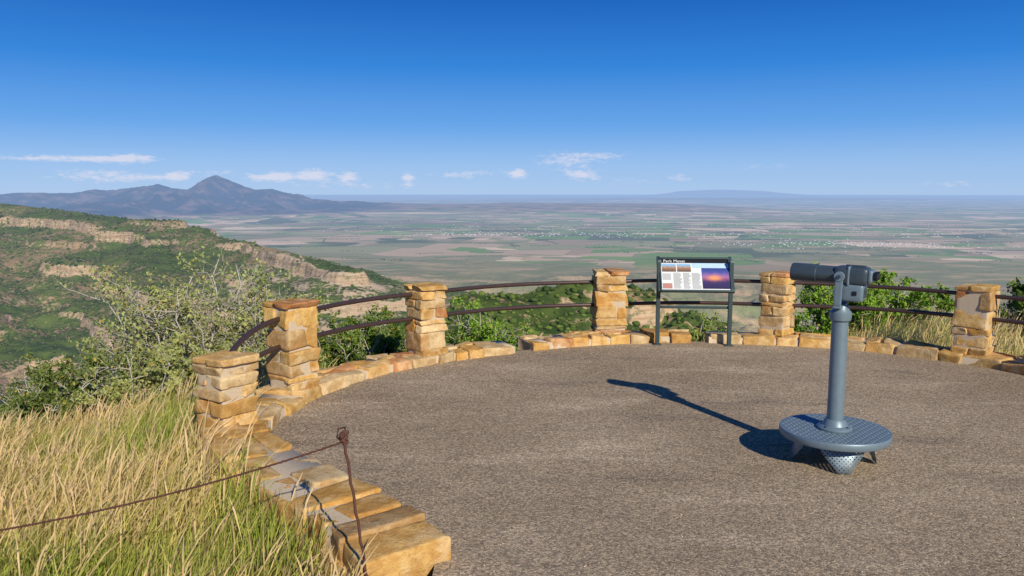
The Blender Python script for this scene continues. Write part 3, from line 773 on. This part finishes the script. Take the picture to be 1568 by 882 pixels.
def ico(sub=0):
    import bmesh
    bm=bmesh.new(); bmesh.ops.create_icosphere(bm,subdivisions=sub+1,radius=1); V=np.array([v.co[:] for v in bm.verts]); F=np.array([[v.index for v in f.verts] for f in bm.faces]); bm.free(); return V,F
def blobs(name,x,y,z,sx,sz,cols,sub=0,seed=0):
    R=np.random.default_rng(seed); V0,F0=ico(sub); n=len(x); m=len(V0)
    J=R.uniform(.62,1.25,(n,m,1)); V=V0[None]*J; V=V*np.stack([sx,sx*R.uniform(.8,1.2,n),sz],1)[:,None]
    V=V+np.stack([x,y,z+sz*.45],1)[:,None]
    F=(F0[None]+np.arange(n)[:,None,None]*m).reshape(-1,3)
    c=np.repeat(cols[:,None],m,1)*R.uniform(.7,1.3,(n,m,1))
    return mk_mesh(name,V.reshape(-1,3),F,M_VEGFAR,col=c.reshape(-1,3))
def hillside(n,r0,r1,s0,s1,seed,name,sub):
    R=np.random.default_rng(seed); r=np.exp(R.uniform(math.log(r0),math.log(r1),n)); a=np.radians(R.uniform(-40,40,n))
    x=r*np.sin(a);y=r*np.cos(a); z=H(x,y); e=3.; gx=(H(x+e,y)-z)/e; gy=(H(x,y+e)-z)/e; sl=np.hypot(gx,gy)
    tip=np.clip(1.3-np.hypot(x+470,y-1880)/500,0,1)
    k=(sl<.8)&(z>-470)&(fbm(x/45,y/45,4,40)*.55+fbm(x/210,y/210,3,42)*.45>R.random(n)*.45+.21+tip*.27)&(poly_dist(x,y,PLAT)>12)
    x,y,z=x[k],y[k],z[k]; n=len(x); sx=R.uniform(s0,s1,n)*(1+np.hypot(x,y)/1500)
    t=np.clip(fbm(x/120,y/120,3,41)*1.2-.2+R.normal(size=n)*.2,0,1)
    c=lerp_cols((.025,.048,.012),(.120,.172,.032),t)
    blobs(name,x,y,z,sx,sx*R.uniform(.5,.9,n),c,sub,seed)
hillside(4500,30,220,.5,1.4,5,'hillside_scrub',1)
hillside(56000,180,3900,1.0,2.3,6,'mesa_scrub',0)
def pines():
    R=np.random.default_rng(9); n=9000; r=R.uniform(380,1700,n); a=np.radians(R.uniform(-41,-20,n)); x=r*np.sin(a);y=r*np.cos(a);z=H(x,y)
    k=(z/r<-.17)&(fbm(x/110,y/110,3,44)+np.clip((-z/r-.2)*1.2,0,.2)>.44); x,y,z=x[k],y[k],z[k]; n=len(x)
    tpl=[];F=[]
    for li,(z0,z1,rr) in enumerate(((.08,.55,.26),(.35,.8,.19),(.6,1.05,.12))):
        b=len(tpl)
        for q in range(7): tpl.append((rr*math.cos(q*.8976),rr*math.sin(q*.8976),z0))
        tpl.append((0,0,z1)); 
        for q in range(7): F.append((b+q,b+(q+1)%7,b+7))
    T=np.array(tpl);F=np.array(F); hh=R.uniform(8,18,n); J=R.uniform(.8,1.2,(n,len(T),1))
    V=T[None]*J*hh[:,None,None]+np.stack([x,y,z],1)[:,None]
    c=np.repeat(lerp_cols((.014,.030,.013),(.036,.062,.021),R.random(n))[:,None],len(T),1)
    mk_mesh('conifer_forest',V.reshape(-1,3),(F[None]+np.arange(n)[:,None,None]*len(T)).reshape(-1,3),M_VEGFAR,col=c.reshape(-1,3))
pines()
def valley():
    R=np.random.default_rng(12); xs=[];ys=[]
    for i in range(300):
        r=math.sqrt(R.uniform(7000**2,17000**2)); a=math.radians(R.uniform(-18,38)); x0=r*math.sin(a);y0=r*math.cos(a)
        n=R.integers(8,34); th=.2+(0 if R.random()<.7 else math.pi/2); 
        if R.random()<.3: px=x0+R.normal(size=n)*90; py=y0+R.normal(size=n)*60
        else:
            t=np.arange(n)*R.uniform(14,30); px=x0+np.cos(th)*t+R.normal(size=n)*5; py=y0+np.sin(th)*t+R.normal(size=n)*5
        xs.append(px);ys.append(py)
    x=np.concatenate(xs);y=np.concatenate(ys);n=len(x);z=H(x,y); s=R.uniform(5,10,n)
    blobs('valley_trees',x,y,z,s,R.uniform(3,6,n),lerp_cols((.03,.06,.02),(.07,.14,.03),R.random(n)),0,3)
    A=Acc(); C=[(3120,9000,700,350),(3900,9300,900,300),(-777,11100,500,250),(50,11000,500,300),(1073,10800,600,300),(2740,11200,900,300),(4470,8700,700,250),(-200,12500,1500,900),(3000,13500,3500,1800),(6500,11500,1500,900)]
    P0=np.array([(-1,-1,0),(1,-1,0),(1,1,0),(-1,1,0),(-1,-1,1),(1,-1,1),(1,1,1),(-1,1,1),(-1,0,1.5),(1,0,1.5)],float)
    F0=np.array([(0,1,5,4),(1,2,6,5),(2,3,7,6),(3,0,4,7),(4,5,9,8),(6,7,8,9)])
    hx=[];
    for cx,cy,sx,sy in C:
        for k in range(70): hx.append((cx+R.normal()*sx*.9,cy+R.normal()*sy*.9))
    hx=np.array(hx); hz=H(hx[:,0],hx[:,1])
    for (x,y),zz in zip(hx,hz):
            w=R.uniform(5,13)
            col=[(.72,.71,.69),(.52,.50,.48),(.40,.30,.26),(.62,.58,.52)][R.integers(0,4)]
            A.add(P0*[w,w*.7,4.0]+[x,y,zz-.5],F0,col)
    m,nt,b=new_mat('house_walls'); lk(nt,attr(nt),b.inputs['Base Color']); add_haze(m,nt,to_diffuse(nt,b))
    A.make('distant_town',m)
valley()

def gravel():
    R=np.random.default_rng(21); n=3400; x=np.concatenate([R.uniform(-1.5,5.5,n//2),R.uniform(-.3,5,n//2)]); y=np.concatenate([R.uniform(2.6,10,n//2),R.uniform(2.4,6,n//2)])
    s=SS[R.integers(0,len(SS),1500)]; px,py=pmap(s,-np.abs(R.normal(size=1500))*.16-.02); x=np.concatenate([x,px]);y=np.concatenate([y,py]); n=len(x)
    k=_pd(x,y,np.array(INNER+[(6,2),(0,2)]))<0; x,y=x[k],y[k]; n=len(x)
    V0,F0=ico(0); sz=.0022+.0055*R.random(n)**3; J=R.uniform(.6,1.2,(n,len(V0),1))
    V=V0[None]*J*sz[:,None,None]*[1,1,.6]+np.stack([x,y,sz*.3],1)[:,None]
    c=np.repeat(lerp_cols((.20,.15,.11),(.62,.50,.37),R.random(n))[:,None],len(V0),1)
    m,nt,b=new_mat('gravel_stone'); lk(nt,attr(nt),b.inputs['Base Color'])
    mk_mesh('gravel',V.reshape(-1,3),(F0[None]+np.arange(n)[:,None,None]*len(V0)).reshape(-1,3),m,col=c.reshape(-1,3))
gravel()

# ------------------------------------------------------------ light, sky
EL=math.radians(29.5); az=(.42,-.908)
sd=Vector((az[0]*math.cos(EL),az[1]*math.cos(EL),math.sin(EL)))
L=bpy.data.lights.new('sun','SUN'); L.energy=5.0; L.angle=math.radians(.5); L.color=(1,.92,.78)
so=bpy.data.objects.new('sun',L); scene.collection.objects.link(so); so.rotation_euler=(-sd).to_track_quat('-Z','Y').to_euler()
w=bpy.data.worlds.new('World'); scene.world=w; w.use_nodes=True; nt=w.node_tree; bg=nt.nodes['Background']
sky=nd(nt,'ShaderNodeTexSky',sky_type='NISHITA'); sky.sun_disc=False; sky.sun_elevation=EL; sky.sun_rotation=math.atan2(az[0],az[1])
sky.altitude=2000; sky.air_density=1.; sky.dust_density=.3; sky.ozone_density=3.
tc=nd(nt,'ShaderNodeTexCoord').outputs['Generated']; s=nd(nt,'ShaderNodeSeparateXYZ',{0:tc})
A_=mt(nt,'ARCTAN2',s.outputs[0],s.outputs[1]); E_=mt(nt,'ARCSINE',s.outputs[2])
grad=ramp(nt,s.outputs[2],[(0,(.37,.55,.83)),(.035,(.29,.50,.84)),(.08,(.12,.36,.81)),(.15,(.02,.22,.70)),(.235,(.0,.11,.50)),(.5,(.008,.085,.36)),(1,(.015,.07,.28))])
grad=mix(nt,1.,grad,(10,10,10),'MULTIPLY')
c=mix(nt,.93,sky.outputs[0],grad)
cv=nd(nt,'ShaderNodeCombineXYZ',{0:A_,1:mt(nt,'MULTIPLY',E_,2.6),2:0.}).outputs[0]
n1=noise(nt,cv,80.,7.,.66); 
cl=[(60,250,80,4,.75),(150,249,60,4,.8),(205,247,28,6,1.0),(150,272,50,9,.9),(225,274,30,5,.7),(275,272,16,7,1.15),(400,273,22,5,.95),(435,271,26,7,1.15),(485,269,20,9,1.3),(535,272,16,8,1.2),(625,273,10,9,1.1),(793,267,11,7,1.35),(868,245,46,12,.9),(890,268,24,7,1.25),(930,239,30,5,.7),(740,265,60,5,.6),(1040,273,14,5,.95),(1170,257,50,4,.5),(560,285,90,5,.5),(1460,283,50,4,.55),(960,278,40,5,.6),(330,266,30,5,.6),(700,270,30,5,.55)]
tot=None
for x,y,wx,wy,a in cl:
    aa=math.atan((x-784)/1200/1.008); ee=(293-y)/1200*.99
    dx=mt(nt,'POWER',mt(nt,'DIVIDE',mt(nt,'SUBTRACT',A_,aa),wx/1200.),2.); dy=mt(nt,'POWER',mt(nt,'DIVIDE',mt(nt,'SUBTRACT',E_,ee),wy/1200.),2.)
    g=mt(nt,'MULTIPLY',mt(nt,'EXPONENT',mt(nt,'MULTIPLY',mt(nt,'ADD',dx,dy),-.8)),a)
    tot=g if tot is None else mt(nt,'ADD',tot,g)
mask=sstep(nt,mt(nt,'ADD',mt(nt,'MULTIPLY',tot,.62),mt(nt,'MULTIPLY',mt(nt,'SUBTRACT',n1,.5),1.7)),.18,.88)
mask=mt(nt,'MULTIPLY',mask,sstep(nt,tot,.04,.3)); mask=mt(nt,'MULTIPLY',mask,.70)
c=mix(nt,mask,c,(7.8,7.6,8.6))
lk(nt,c,bg.inputs[0]); bg.inputs[1].default_value=.10

# ------------------------------------------------------------ camera
cam=bpy.data.cameras.new('camera'); co=bpy.data.objects.new('camera',cam); scene.collection.objects.link(co)
co.location=(0,0,2.0); co.rotation_euler=(math.radians(90-7.03),0,0); cam.lens=27.55; cam.sensor_width=36; cam.clip_start=.1; cam.clip_end=400000
scene.camera=co
scene.view_settings.view_transform='Standard'; scene.view_settings.look='None'; scene.view_settings.exposure=0
print('DONE',len(bpy.data.objects))
